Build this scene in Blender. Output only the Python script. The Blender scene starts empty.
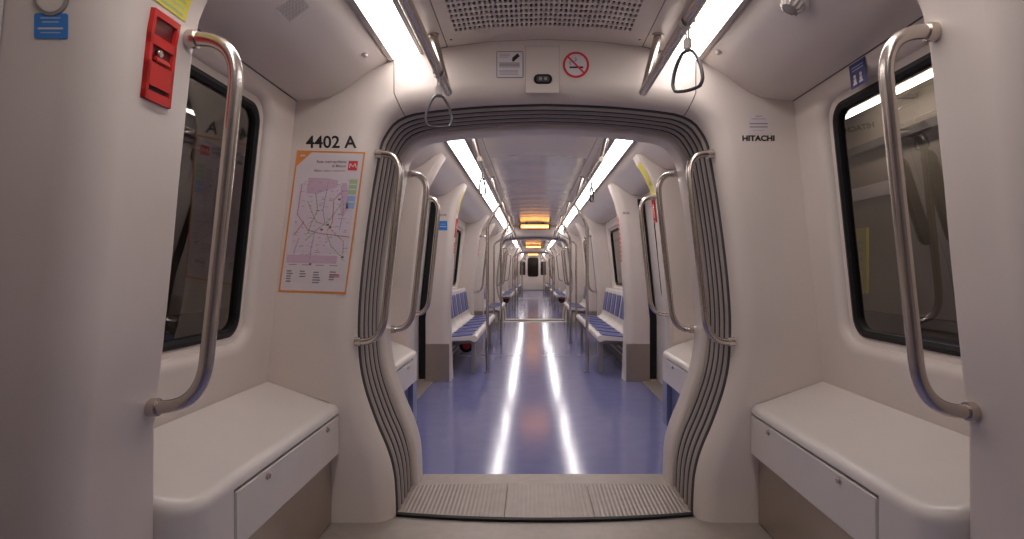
import bpy, bmesh, math, random
from mathutils import Vector, Matrix
random.seed(7)
S = bpy.context.scene
C = S.collection
PI = math.pi
CAMX, CAMZ, F = -0.060, 1.17, 590.0

# ------------------------------------------------------------------ helpers
def mat(name, col, rough=.4, metal=0., spec=.5, noise=0., nscale=8., emit=None, estr=0., bump=0., bscale=60., rnoise=0., coat=0.):
    m = bpy.data.materials.new(name); m.use_nodes = True
    nt = m.node_tree; b = nt.nodes['Principled BSDF']
    b.inputs['Base Color'].default_value = (*col, 1)
    b.inputs['Roughness'].default_value = rough
    b.inputs['Metallic'].default_value = metal
    b.inputs['Specular IOR Level'].default_value = spec
    if coat: b.inputs['Coat Weight'].default_value = coat; b.inputs['Coat Roughness'].default_value = .12
    if emit: b.inputs['Emission Color'].default_value = (*emit, 1); b.inputs['Emission Strength'].default_value = estr
    if noise or bump or rnoise:
        tc = nt.nodes.new('ShaderNodeTexCoord')
    if noise or rnoise:
        n = nt.nodes.new('ShaderNodeTexNoise'); n.inputs['Scale'].default_value = nscale; n.inputs['Detail'].default_value = 5
        nt.links.new(tc.outputs['Object'], n.inputs['Vector'])
    if noise:
        r = nt.nodes.new('ShaderNodeValToRGB')
        r.color_ramp.elements[0].position = .3; r.color_ramp.elements[1].position = .7
        r.color_ramp.elements[0].color = (*[c*(1-noise) for c in col], 1)
        r.color_ramp.elements[1].color = (*[min(1, c*(1+noise)) for c in col], 1)
        nt.links.new(n.outputs['Fac'], r.inputs['Fac']); nt.links.new(r.outputs['Color'], b.inputs['Base Color'])
    if rnoise:
        mr = nt.nodes.new('ShaderNodeMapRange')
        mr.inputs['From Min'].default_value = .3; mr.inputs['From Max'].default_value = .7
        mr.inputs['To Min'].default_value = max(.02, rough-rnoise); mr.inputs['To Max'].default_value = rough+rnoise
        nt.links.new(n.outputs['Fac'], mr.inputs['Value']); nt.links.new(mr.outputs['Result'], b.inputs['Roughness'])
    if bump:
        n2 = nt.nodes.new('ShaderNodeTexNoise'); n2.inputs['Scale'].default_value = bscale; n2.inputs['Detail'].default_value = 3
        nt.links.new(tc.outputs['Object'], n2.inputs['Vector'])
        bp = nt.nodes.new('ShaderNodeBump'); bp.inputs['Strength'].default_value = bump; bp.inputs['Distance'].default_value = .004
        nt.links.new(n2.outputs['Fac'], bp.inputs['Height']); nt.links.new(bp.outputs['Normal'], b.inputs['Normal'])
    return m

M = {}
M['white'] = mat('white_panel', (.70, .615, .56), .32, spec=.45, noise=.025, nscale=3, bump=.03, bscale=9)
M['ceil'] = mat('ceiling_panel', (.72, .645, .60), .28, spec=.5, noise=.03, nscale=2.5)
M['bench'] = mat('bench_white', (.73, .665, .62), .28, spec=.5, noise=.02, nscale=6)
M['steel'] = mat('brushed_steel', (.62, .555, .505), .27, metal=1)
M['plate'] = mat('steel_sheet', (.50, .43, .37), .30, metal=.85, noise=.06, nscale=3)
M['basereflect'] = mat('steel_blue_reflection', (.20, .22, .40), .3, metal=.3)  # steel bench base with the blue floor's reflection put into its colour
M['floor'] = mat('blue_floor', (.185, .19, .375), .14, spec=.40, noise=.05, nscale=7)
M['sill'] = mat('beige_sill', (.35, .30, .265), .45, metal=.35, noise=.06, nscale=20)
M['bellows'] = mat('bellows_rubber', (.36, .315, .29), .34, spec=.5, noise=.05, nscale=14)
M['fold'] = mat('bellows_fabric_shade', (.075, .066, .062), .6)  # fabric colour kept dark to carry the shade between ribs too
M['black'] = mat('black_rubber', (.010, .010, .011), .5, spec=.25)
M['grey'] = mat('grey_plastic', (.32, .29, .27), .45)
M['dark'] = mat('dark_metal', (.06, .058, .06), .45, noise=.2)
M['light'] = mat('light_diffuser', (.9, .9, .9), .5, emit=(1., .935, .915), estr=9.5)
M['trimmetal'] = mat('light_frame_metal', (.38, .34, .32), .35, metal=.8)
M['metalceil'] = mat('metallic_ceiling', (.38, .335, .32), .20, metal=.55, spec=.5)
M['red'] = mat('red_plastic', (.62, .025, .02), .33)
M['reddark'] = mat('red_recess', (.16, .01, .01), .4)
M['yellow'] = mat('yellow_sticker', (.72, .62, .06), .45)
M['blue'] = mat('blue_sticker', (.03, .20, .58), .4)
M['navy'] = mat('navy_sticker', (.022, .03, .17), .4)
M['lilac'] = mat('notice_paper', (.68, .62, .64), .45)
M['paper'] = mat('map_paper', (.68, .60, .62), .4, spec=.4)
M['mapfield'] = mat('map_field', (.65, .55, .61), .4)
M['mappink'] = mat('map_pink', (.60, .42, .52), .4)
M['orange'] = mat('map_orange', (.74, .27, .06), .4)
M['logored'] = mat('map_red', (.66, .05, .06), .4)
M['ink'] = mat('black_ink', (.02, .017, .017), .5)
M['inkgrey'] = mat('grey_ink', (.22, .18, .20), .5)
M['inkpale'] = mat('pale_ink', (.40, .33, .38), .5)
M['mgreen'] = mat('map_green', (.38, .50, .30), .5)
M['mblue'] = mat('map_blue', (.30, .42, .66), .5)
M['mred'] = mat('map_line_red', (.62, .24, .26), .5)
M['myel'] = mat('map_line_yellow', (.58, .50, .22), .5)
M['mlil'] = mat('map_line_lilac', (.46, .36, .56), .5)
M['signred'] = mat('sign_red', (.70, .03, .05), .4)
M['pad'] = mat('blue_seat_pad', (.085, .10, .30), .28, spec=.6, noise=.15, nscale=5)
M['led'] = mat('amber_led', (.1, .04, .01), .5, emit=(1., .30, .045), estr=3.4)
M['ledhot'] = mat('amber_led_text', (.1, .04, .01), .5, emit=(1., .50, .14), estr=6)
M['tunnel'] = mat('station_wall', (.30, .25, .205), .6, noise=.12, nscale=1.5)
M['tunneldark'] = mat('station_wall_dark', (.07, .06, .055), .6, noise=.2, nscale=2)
M['door'] = mat('door_white', (.64, .58, .545), .32, noise=.02)
M['tube'] = mat('platform_lamp', (.9, .9, .9), .5, emit=(1., .93, .86), estr=22)

def glass():
    m = bpy.data.materials.new('window_glass'); m.use_nodes = True; nt = m.node_tree; nt.nodes.clear()
    o = nt.nodes.new('ShaderNodeOutputMaterial'); mx = nt.nodes.new('ShaderNodeMixShader')
    t = nt.nodes.new('ShaderNodeBsdfTransparent'); t.inputs['Color'].default_value = (.62, .60, .56, 1)
    g = nt.nodes.new('ShaderNodeBsdfGlossy'); g.inputs['Roughness'].default_value = .012; g.inputs['Color'].default_value = (1, .96, .92, 1)
    f = nt.nodes.new('ShaderNodeFresnel'); 
    gm = nt.nodes.new('ShaderNodeNewGeometry'); mr = nt.nodes.new('ShaderNodeMapRange')   # same reflection from either face of the pane
    mr.inputs['To Min'].default_value = 2.0; mr.inputs['To Max'].default_value = 1/2.0
    nt.links.new(gm.outputs['Backfacing'], mr.inputs['Value']); nt.links.new(mr.outputs['Result'], f.inputs['IOR'])
    nt.links.new(f.outputs[0], mx.inputs[0]); nt.links.new(t.outputs[0], mx.inputs[1]); nt.links.new(g.outputs[0], mx.inputs[2])
    nt.links.new(mx.outputs[0], o.inputs[0]); return m
M['glass'] = glass()

def metal_ceiling_bands():           # transverse brushed bands across the far carriages' ceiling
    m = M['metalceil']; nt = m.node_tree; b = nt.nodes['Principled BSDF']
    tc = nt.nodes.new('ShaderNodeTexCoord'); w = nt.nodes.new('ShaderNodeTexWave'); w.bands_direction = 'Y'
    w.inputs['Scale'].default_value = .55; w.inputs['Distortion'].default_value = .6
    nt.links.new(tc.outputs['Object'], w.inputs['Vector'])
    bp = nt.nodes.new('ShaderNodeBump'); bp.inputs['Strength'].default_value = .12; bp.inputs['Distance'].default_value = .02
    nt.links.new(w.outputs['Fac'], bp.inputs['Height']); nt.links.new(bp.outputs['Normal'], b.inputs['Normal'])
metal_ceiling_bands()

def ribbed(m, axis, scale, strength):
    nt = m.node_tree; b = nt.nodes['Principled BSDF']
    tc = nt.nodes.new('ShaderNodeTexCoord'); w = nt.nodes.new('ShaderNodeTexWave'); w.bands_direction = axis
    w.inputs['Scale'].default_value = scale
    nt.links.new(tc.outputs['Object'], w.inputs['Vector'])
    bp = nt.nodes.new('ShaderNodeBump'); bp.inputs['Strength'].default_value = strength; bp.inputs['Distance'].default_value = .004
    nt.links.new(w.outputs['Fac'], bp.inputs['Height']); nt.links.new(bp.outputs['Normal'], b.inputs['Normal'])
M['ribbed'] = mat('ribbed_plate', (.31, .255, .225), .42, metal=.35, noise=.08, nscale=12)
ribbed(M['ribbed'], 'X', 15, .30)

class MB:
    """collects shapes into one bmesh; build() links it as ONE object"""
    def __init__(s): s.bm = bmesh.new(); s.mats = []
    def mi(s, m):
        m = M[m]
        if m not in s.mats: s.mats.append(m)
        return s.mats.index(m)
    def face(s, pts, m):
        vs = [s.bm.verts.new(p) for p in pts]
        f = s.bm.faces.new(vs); f.material_index = s.mi(m); return f
    def box(s, x0, x1, y0, y1, z0, z1, m, bev=0., seg=2):
        r = bmesh.ops.create_cube(s.bm, size=1); vs = r['verts']
        for v in vs:
            v.co = Vector(((x0+x1)/2+v.co.x*(x1-x0), (y0+y1)/2+v.co.y*(y1-y0), (z0+z1)/2+v.co.z*(z1-z0)))
        i = s.mi(m)
        for f in {f for v in vs for f in v.link_faces}: f.material_index = i
        if bev:
            es = list({e for v in vs for e in v.link_edges})
            q = bmesh.ops.bevel(s.bm, geom=es, offset=bev, segments=seg, affect='EDGES', clamp_overlap=True)
            for f in q['faces']: f.material_index = i
    def tube(s, pts, r, m, n=12, cap=True):
        pts = [Vector(p) for p in pts]; i = s.mi(m)
        rs = r if isinstance(r, (list, tuple)) else [r]*len(pts)
        t0 = (pts[1]-pts[0]).normalized()
        up = Vector((0, 0, 1)) if abs(t0.z) < .9 else Vector((0, 1, 0))
        u = t0.cross(up).normalized(); rings = []
        for k, p in enumerate(pts):
            if k == 0: t = (pts[1]-p).normalized()
            elif k == len(pts)-1: t = (p-pts[k-1]).normalized()
            else: t = ((pts[k+1]-p).normalized()+(p-pts[k-1]).normalized()).normalized()
            u = (u-t*u.dot(t)).normalized(); v = t.cross(u)
            rings.append([s.bm.verts.new(p+(u*math.cos(a)+v*math.sin(a))*rs[k]) for a in [2*PI*j/n for j in range(n)]])
        for a, b in zip(rings, rings[1:]):
            for j in range(n):
                f = s.bm.faces.new((a[j], a[(j+1) % n], b[(j+1) % n], b[j])); f.material_index = i; f.smooth = True
        if cap:
            for rg in (rings[0], rings[-1]):
                f = s.bm.faces.new(rg); f.material_index = i
    def loft(s, rings, m, closed=True, caps=False, smooth=True):
        i = s.mi(m); R = [[s.bm.verts.new(p) for p in r] for r in rings]
        n = len(R[0])
        for a, b in zip(R, R[1:]):
            for j in range(n if closed else n-1):
                try:
                    f = s.bm.faces.new((a[j], a[(j+1) % n], b[(j+1) % n], b[j])); f.material_index = i; f.smooth = smooth
                except ValueError: pass
        if caps:
            for r in (R[0], R[-1]):
                f = s.bm.faces.new(r); f.material_index = i
        return R
    def fill(s, loops, m):
        """flat region bounded by closed loops of points (outer + holes)"""
        i = s.mi(m); es = []
        for L in loops:
            vs = [s.bm.verts.new(p) for p in L]
            for a, b in zip(vs, vs[1:]+vs[:1]): es.append(s.bm.edges.new((a, b)))
        q = bmesh.ops.triangle_fill(s.bm, use_beauty=True, use_dissolve=False, edges=es)
        for g in q['geom']:
            if isinstance(g, bmesh.types.BMFace): g.material_index = i
    def mesh_in(s, me, mtx, m):
        i = s.mi(m); t = bmesh.new(); t.from_mesh(me); t.transform(mtx)
        vm = {v: s.bm.verts.new(v.co) for v in t.verts}
        for f in t.faces:
            try:
                g = s.bm.faces.new([vm[v] for v in f.verts]); g.material_index = i
            except ValueError: pass
        t.free()
    def mesh(s, name, weld=True, recalc=True):
        if weld: bmesh.ops.remove_doubles(s.bm, verts=s.bm.verts, dist=1e-5)
        if recalc: bmesh.ops.recalc_face_normals(s.bm, faces=s.bm.faces)
        me = bpy.data.meshes.new(name); s.bm.to_mesh(me); s.bm.free()
        for m in s.mats: me.materials.append(m)
        return me
    def build(s, name, parent=None, loc=None, weld=True, sharp=None, label=None):
        me = s.mesh(name, weld)
        if sharp is not None:
            for p in me.polygons: p.use_smooth = True
            me.set_sharp_from_angle(angle=math.radians(sharp))
        o = bpy.data.objects.new(name, me); C.objects.link(o)
        if parent: o.parent = parent
        if loc: o.location = loc
        if label: o['label'] = label
        return o

def tag(o, label, cat, group=None, kind=None):
    o['label'] = label; o['category'] = cat
    if group: o['group'] = group
    if kind: o['kind'] = kind
    return o
def struct(o): o['kind'] = 'structure'; return o
def thing(name, loc, label, cat, group=None):
    o = bpy.data.objects.new(name, None); o.empty_display_size = .05; C.objects.link(o); o.location = loc
    return tag(o, label, cat, group)
def dup(root, loc, label=None, group=None):
    r = root.copy(); C.objects.link(r); r.location = loc
    if label: r['label'] = label
    if group: r['group'] = group
    for ch in list(root.children):
        c = ch.copy(); C.objects.link(c); c.parent = r
        for g in list(ch.children):
            d = g.copy(); C.objects.link(d); d.parent = c
    return r
def fillet(pts, rad, n=6):
    pts = [Vector(p) for p in pts]; out = [pts[0]]
    for k in range(1, len(pts)-1):
        p = pts[k]; a = (pts[k-1]-p); b = (pts[k+1]-p); d = min(rad, a.length*.49, b.length*.49)
        A = p+a.normalized()*d; B = p+b.normalized()*d
        for j in range(n+1):
            t = j/n; out.append(A*(1-t)**2+p*2*t*(1-t)+B*t*t)
    out.append(pts[-1]); return out
def smooth_poly(pts, it=2):          # Chaikin, end points kept
    for _ in range(it):
        q = [pts[0]]
        for a, b in zip(pts, pts[1:]):
            q.append((a[0]*.75+b[0]*.25, a[1]*.75+b[1]*.25)); q.append((a[0]*.25+b[0]*.75, a[1]*.25+b[1]*.75))
        q.append(pts[-1]); pts = q
    return pts
def lerp_tab(tab, x):
    if x <= tab[0][0]: return tab[0][1]
    for (a, fa), (b, fb) in zip(tab, tab[1:]):
        if x <= b: return fa+(fb-fa)*(x-a)/(b-a)
    return tab[-1][1]
def rrect(x0, x1, z0, z1, r, n=6):
    out = []
    for cx, cz, a0 in ((x1-r, z1-r, 0), (x0+r, z1-r, PI/2), (x0+r, z0+r, PI), (x1-r, z0+r, 3*PI/2)):
        for k in range(n+1):
            a = a0+PI/2*k/n; out.append((cx+r*math.cos(a), cz+r*math.sin(a)))
    return out
_tc = {}
def text_mesh(t, size, align='CENTER', bold=0.):
    k = (t, size, align, bold)
    if k in _tc: return _tc[k]
    cu = bpy.data.curves.new('lettering', 'FONT'); cu.body = t; cu.size = size; cu.align_x = align; cu.align_y = 'CENTER'; cu.offset = bold
    cu.resolution_u = 3
    o = bpy.data.objects.new('lettering', cu); C.objects.link(o)
    dg = bpy.context.evaluated_depsgraph_get(); dg.update()
    me = bpy.data.meshes.new_from_object(o.evaluated_get(dg))
    bpy.data.objects.remove(o); _tc[k] = me; return me
def side(s): return 'left' if s < 0 else 'right'

# ------------------------------------------------------------------ cross sections
CEIL = [(0, 2.245), (.25, 2.235), (.455, 2.21), (.57, 2.185), (.72, 2.15), (.83, 2.085), (.94, 2.005), (1.0, 1.978), (1.08, 1.966), (1.155, 1.96)]
def ceil_z(x): return lerp_tab(CEIL, abs(x))
WALL_B, WALL_T = (1.29, .663), (1.155, 1.96)
def wall_x(z):
    if z <= WALL_B[1]: return WALL_B[0]
    return WALL_B[0]+(WALL_T[0]-WALL_B[0])*(z-WALL_B[1])/(WALL_T[1]-WALL_B[1])
# half opening of a gangway, from floor to crown
HALF = [(.712, 0), (.715, .10), (.722, .20), (.75, .31), (.815, .455), (.880, .65), (.898, .83), (.893, 1.03), (.865, 1.295), (.83, 1.54),
        (.802, 1.70), (.785, 1.80), (.70, 1.915), (.50, 1.945), (.25, 1.965), (0, 1.972)]
def opening(off=0.):
    h = smooth_poly(HALF, 2); out = []
    for k, p in enumerate(h):
        a = h[max(0, k-1)]; b = h[min(len(h)-1, k+1)]
        tx, tz = b[0]-a[0], b[1]-a[1]; L = math.hypot(tx, tz)
        nx, nz = tz/L, -tx/L
        if k == 0: nx, nz = 1, 0
        if k == len(h)-1: nx, nz = 0, 1
        out.append((p[0]+nx*off, p[1]+nz*off))
    return out+[(-x, z) for x, z in reversed(out[:-1])]      # right floor -> crown -> left floor
def opening_x(z):
    h = smooth_poly(HALF, 2); best = h[0][0]
    for a, b in zip(h, h[1:]):
        if a[1] <= z <= b[1] and b[1] > a[1] and a[0] > .6: return a[0]+(b[0]-a[0])*(z-a[1])/(b[1]-a[1])
    return best

# pillar beside a door: inner surface against height
PIL = [(0, 1.04), (.76, 1.036), (.9, 1.02), (1.22, .987), (1.39, .972), (1.73, .937), (1.82, .918), (1.90, .885), (1.97, .848), (2.04, .805), (2.10, .77)]

trim_n = [0]
def EX(z, e): return e*(1-.5*min(z, 1.5)/1.5)*(1 if z < 1.8 else max(0, (2.1-z)/.3))
# ------------------------------------------------------------------ structure builders
def end_plate(mb, y, hole):
    outer = [(1.29, 0), WALL_B, WALL_T]+[p for p in reversed(CEIL)][1:]
    outer = outer+[(-x, z) for x, z in reversed(outer[:-1])]
    mb.fill([[(x, y, z) for x, z in outer]+[(x, y, z) for x, z in reversed(hole)]], 'white')

def gangway(yA, k):
    # near portal wall: flat face, then a rounded lip that rolls into the bellows
    mb = MB(); o0 = opening(.09)
    end_plate(mb, yA, o0)
    rings = []
    for j in range(9):
        a = PI/2*j/8
        rings.append([(x, yA+.09*(1-math.cos(a)), z) for x, z in opening(.09*(1-math.sin(a)))])
    rings.append([(x, yA+.095, z) for x, z in opening(.085)])
    mb.loft(rings, 'white', closed=False)
    w = mb.build('wall_end', sharp=40); struct(w)
    op = opening(.09); idx = min(range(len(op)//2), key=lambda t: abs(op[t][0]-.715)+(0 if op[t][1] > 1.8 else 9))
    for sg in (-1, 1):
        pts = [(sg*op[idx][0], yA-.0002, 2.148), (sg*op[idx][0], yA-.0002, op[idx][1]+.005)]
        for j in range(0, 9):
            a = PI/2*j/8; q = opening(.09*(1-math.sin(a)))[idx]; pts.append((sg*q[0], yA+.09*(1-math.cos(a)), q[1]))
        q = MB(); q.tube(pts, .0022, 'dark', 6); trim_n[0] += 1; struct(q.build('trim_%d' % trim_n[0]))
    # far portal
    mb = MB(); y1 = yA+.46; y2 = yA+.66
    rings = [[(x, y1, z) for x, z in opening(.085)], [(x, y1, z) for x, z in opening(.0)]]
    for j in range(7):
        a = PI/2*j/6
        rings.append([(x, y1+.03*(1-math.cos(a)), z) for x, z in opening(-.03*math.sin(a))])
    rings.append([(x, y2-.04, z) for x, z in opening(-.03)])
    for j in range(1, 7):
        a = PI/2*j/6
        rings.append([(x, y2-.04+.04*math.sin(a), z) for x, z in opening(-.03+.05*(1-math.cos(a)))])
    mb.loft(rings, 'white', closed=False)
    end_plate(mb, y2, opening(.02))
    w = mb.build('wall_end', sharp=40); struct(w)
    # bellows
    mb = MB(); n = 5; ya, yb = yA+.09, y1+.001; P_ = (yb-ya)/n; G = .34*P_
    for f in range(n+1):
        y = ya+f*P_                      # dark fabric fold between two ribs, its tone also carrying the gap's shade
        st = [(max(ya, y-G/2), .012), (max(ya, y-G*.3), .075), (min(yb, y+G*.3), .075), (min(yb, y+G/2), .012)]
        mb.loft([[(x, t, z) for x, z in opening(off)] for t, off in st], 'fold', closed=False)
        if f == n: break
        st = [(y+G/2+(P_-G)*(.5-.5*math.cos(PI*k/12)), .016-.032*math.sin(PI*k/12)) for k in range(13)]
        for k0, k1, m_ in ((0, 3, 'fold'), (3, 8, 'bellows'), (8, 12, 'fold')):  # rib flanks take the dark colour in place of shade
            mb.loft([[(x, t, z) for x, z in opening(off)] for t, off in st[k0:k1+1]], m_, closed=False)
    b = mb.build('gangway_bellows', sharp=75)
    tag(b, ['dark grey ribbed rubber bellows framing the nearest gangway', 'grey bellows ring of the second gangway, down the middle of the train',
            'small bellows ring of the farthest gangway'][k], 'bellows', 'gangway bellows')
    # floor pieces: near sill, curved ribbed plate in three sections, far sill
    def arc_y(x, y, sag): return y-sag*(1-(x/.76)**2)
    yn, yf = yA+.10, yA+.455
    p = thing('gangway_plate', (0, (yn+yf)/2, 0), ['ribbed beige metal floor plate bridging the nearest gangway, with a black rubber edge',
              'floor plate of the second gangway, seen as a thin pale line', 'floor plate of the farthest gangway'][k], 'floor plate', 'gangway plates')
    oy = (yn+yf)/2
    cuts = (-.708, -.19, .235, .708)
    for a, b_ in zip(cuts, cuts[1:]):
        q = MB(); a2, b2 = a+.002, b_-.002; n = 8; ring = []
        for j in range(n+1):
            x = a2+(b2-a2)*j/n
            ring.append([(x, arc_y(x, yn, .075)-oy, 0.001), (x, arc_y(x, yn, .075)-oy, .014), (x, arc_y(x, yf, -.03)-.03-oy, .020), (x, arc_y(x, yf, -.03)-.03-oy, .001)])
        q.loft(ring, 'ribbed', closed=True, caps=True, smooth=False); q.build('plate_section', p)
    q = MB(); ring = []
    for j in range(17):
        x = -.708+1.416*j/16; y = arc_y(x, yn, .075)-oy
        ring.append([(x, y-.022, .001), (x, y-.020, .012), (x, y, .015), (x, y, .001)])
    q.loft(ring, 'black', closed=True, caps=True, smooth=False); q.build('rubber_edge', p)
    q = MB()
    q.box(-.73, .73, yA+.43, yA+.66, -.03, .0, 'sill')
    q.box(-.80, .80, yA, yA+.45, -.03, -.0005, 'sill'); q.box(-1.29, 1.29, yA-.36, yA, -.03, .0005, 'sill')
    for s in (-1, 1):
        for x in (.12, .36, .60):
            q.tube([(s*x, yA-.02, -.001), (s*x, yA-.02, .0015)], .006, 'trimmetal', 8)
    struct(q.build('floor'))

for k, yA in enumerate((2.74, 13.80, 24.86)): gangway(yA, k)

def build_floor(y0, y1):
    q = MB(); q.box(-1.29, 1.29, y0, y1, -.03, 0, 'floor'); struct(q.build('floor'))
build_floor(-2.5, 2.38)
BL = 10.40
CARS = [3.40, 14.46, 25.52]

# --- ceiling (side panels and strip) swept along y
def build_ceiling(y0, y1, centre='ceil', ysplit=None):
    for s in (-1, 1):
        q = MB()
        prof = [(s*x, z) for x, z in CEIL if x >= .72]
        q.loft([[(x, y, z) for x, z in prof] for y in (y0, y1)], 'ceil', closed=False)
        q2 = [(s*.455, 2.212), (s*.57, 2.186)]
        q.loft([[(x, y, z) for x, z in q2] for y in (y0, y1)], 'ceil', closed=False)
        q.loft([[(s*.57, y, 2.186), (s*.57, y, 2.215), (s*.72, y, 2.20), (s*.72, y, 2.15)] for y in (y0, y1)], 'trimmetal', closed=False, smooth=False)
        struct(q.build('ceiling'))
    def centre_panel(a, b, m, seams=True):
        q = MB(); xs = [-.45+.9*j/18 for j in range(19)]
        q.loft([[(x, y, ceil_z(x)) for x in xs] for y in (a, b)], m, closed=False)
        for s in (-1, 1): q.box(s*.4535-.0035, s*.4535+.0035, a, b, 2.213, 2.222, 'dark')
        struct(q.build('ceiling'))
    if ysplit is None: centre_panel(y0, y1, centre)
    else:
        centre_panel(y0, ysplit, 'white')
        y = ysplit
        while y < y1-.2:
            e = min(y+1.62, y1); centre_panel(y+.004, e, centre); y = e

for y0 in CARS: build_ceiling(y0, y0+BL, 'metalceil', y0+2.05)
# near carriage: the grille panel has real slots
def near_ceiling():
    for s in (-1, 1):
        q = MB()
        prof = [(s*x, z) for x, z in CEIL if x >= .72]
        q.loft([[(x, y, z) for x, z in prof] for y in (-2.5, 2.74)], 'ceil', closed=False)
        q.loft([[(x, y, z) for x, z in ((s*.455, 2.212), (s*.57, 2.186))] for y in (-2.5, 2.74)], 'ceil', closed=False)
        q.loft([[(s*.57, y, 2.186), (s*.57, y, 2.215), (s*.72, y, 2.20), (s*.72, y, 2.15)] for y in (-2.5, 2.74)], 'trimmetal', closed=False, smooth=False)
        struct(q.build('ceiling'))
    q = MB(); px, py = .0205, .046; nx, ny = 38, 24; x0 = -px*nx/2-.012; yb = 2.59; ya = yb-ny*py
    def P(x, y, dz=0): return (x, y, ceil_z(x)+dz)
    for i in range(nx):
        for j in range(ny):
            xa, xb = x0+i*px, x0+(i+1)*px; yc0, yc1 = ya+j*py, ya+(j+1)*py
            cx, cy = (xa+xb)/2, (yc0+yc1)/2
            hole = [(cx+.0062*math.cos(a), cy+math.copysign(.009, math.sin(a))+.0062*math.sin(a)) for a in [PI/8+PI/4*t for t in range(8)]]
            oc = [(xb, cy), (xb, yc1), (cx, yc1), (xa, yc1), (xa, cy), (xa, yc0), (cx, yc0), (xb, yc0)]
            h = [q.bm.verts.new(P(*p)) for p in hole]; o = [q.bm.verts.new(P(*p)) for p in oc]; u = [q.bm.verts.new(P(*p, .008)) for p in hole]
            mi = q.mi('ceil')
            for t in range(8):
                t2 = (t+1) % 8
                f = q.bm.faces.new((o[t], o[t2], h[t2])); f.material_index = mi
                f = q.bm.faces.new((o[t], h[t2], h[t])); f.material_index = mi
                f = q.bm.faces.new((h[t], h[t2], u[t2], u[t])); f.material_index = mi
    xs = [-.45+.9*j/18 for j in range(19)]
    for a, b in ((-2.5, ya), (yb, 2.738)):
        q.loft([[P(x, y) for x in xs] for y in (a, b)], 'ceil', closed=False)
    for s in (-1, 1):
        xe = x0 if s < 0 else x0+px*nx; q.loft([[P(xe+(s*.45-xe)*t/3, y) for t in range(4)] for y in (ya, yb)], 'ceil', closed=False)
        q.box(s*.4535-.0035, s*.4535+.0035, -2.5, 2.738, 2.213, 2.222, 'dark')
        q.tube([(s*.425, 2.66, ceil_z(.425)-.002), (s*.425, 2.66, ceil_z(.425)+.01)], .0055, 'dark', 10)
    q.box(x0-.02, x0+px*nx+.02, ya-.02, yb+.02, 2.275, 2.285, 'black')
    struct(q.build('ceiling'))
near_ceiling()

# --- side walls, windows
win_n = [0]; door_n = [0]
def wall_seg(s, y0, y1, win=None):
    """side wall between y0 and y1; win = (ya, yb, z0, z1)"""
    q = MB()
    def P(y, z, d=0.): return (s*(wall_x(z)+d), y, z)
    q.face([(s*1.29, y0, 0), (s*1.29, y1, 0), P(y1, .663), P(y0, .663)], 'white')
    outer = [P(y0, .663), P(y1, .663), P(y1, 1.96), P(y0, 1.96)]
    if not win:
        q.face(outer, 'white'); struct(q.build('wall_'+side(s))); return
    ya, yb, za, zb = win
    def ring(g, d, r):
        g = min(g, .075)
        return [P(y, z, d) for y, z in rrect(ya-g, yb+g, za-g, zb+g, r)]
    q.fill([outer, ring(.085, 0, .13)], 'white')
    rr = []
    for j in range(9):
        a = PI/2*j/8; rr.append(ring(.075-.045*math.sin(a), .035*(1-math.cos(a)), .13-.04*math.sin(a)))
    rr.append(ring(.0, .042, .08))
    q.loft(rr, 'white')
    struct(q.build('wall_'+side(s), sharp=50))
    win_n[0] += 1
    w = bpy.data.objects.new('window_%d' % win_n[0], None); C.objects.link(w); w.location = (s*wall_x((za+zb)/2), (ya+yb)/2, (za+zb)/2); struct(w)
    L = w.location
    def loc(ps): return [tuple(Vector(p)-L) for p in ps]
    q = MB(); q.loft([loc(ring(.004, .046, .08)), loc(ring(.002, .034, .08)), loc(ring(-.014, .030, .07)), loc(ring(-.028, .038, .06)), loc(ring(-.028, .070, .06))], 'black')
    q.build('window_frame', w, sharp=40)
    q = MB(); i = q.mi('glass'); vs = [q.bm.verts.new(p) for p in loc(ring(-.02, .052, .065))]; f = q.bm.faces.new(vs); f.material_index = i
    q.build('window_pane', w)
def pillar(s, ydoor, yin, extra=0., plate=True, seal=True):
    d = 1 if yin > ydoor else -1; W = abs(yin-ydoor); q = MB(); rings = []
    zs = [0, .4, .76, .9, 1.05, 1.22, 1.39, 1.56, 1.73, 1.82, 1.88, 1.94, 2.0, 2.05, 2.10]
    for z in zs:
        xi = lerp_tab(PIL, z)-EX(z, extra); pl = [(1.30, 0), (xi+.08, 0)]
        for k in range(1, 7): a = PI/2*k/7; pl.append((xi+.08-.08*math.sin(a), .08*(1-math.cos(a))))
        pl += [(xi, .08), (xi, W-.025)]
        for k in range(1, 5): a = PI/2*k/5; pl.append((xi+.025*(1-math.cos(a)), W-.025+.025*math.sin(a)))
        pl += [(xi+.025, W), (1.30, W)]
        rings.append([(s*x, ydoor+d*t, min(z, ceil_z(x)-.0015)) for x, t in pl])
    q.loft(rings, 'white', closed=True)
    p = q.build('wall_'+side(s), sharp=35); struct(p)
    if plate:
        x0, x1 = sorted((s*(lerp_tab(PIL, .2)-extra+.02+.08), s*1.2))
        x0, x1 = sorted((s*(1.04-extra+.015), s*(1.2)))
        k = MB(); ya, yb2 = sorted((ydoor-d*.006, ydoor+d*.004)); k.box(x0, x1, ya, yb2, .004, .40, 'plate', .002, 1)
        kk = k.build('kick_plate', p, label='brushed metal kick plate')
    if not seal: return p
    g = MB(); ya, yb2 = sorted((ydoor-d*.014, ydoor+d*.002))
    g.loft([[(s*(wall_x(z)-.035), ya, z), (s*(wall_x(z)-.105), ya, z), (s*(wall_x(z)-.105), yb2, z), (s*(wall_x(z)-.035), yb2, z)] for z in (.03, .663, 1.3, 1.93)], 'black', closed=True, caps=True, smooth=False)
    g.build('door_seal', p, label='black rubber door seal')
    return p
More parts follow.
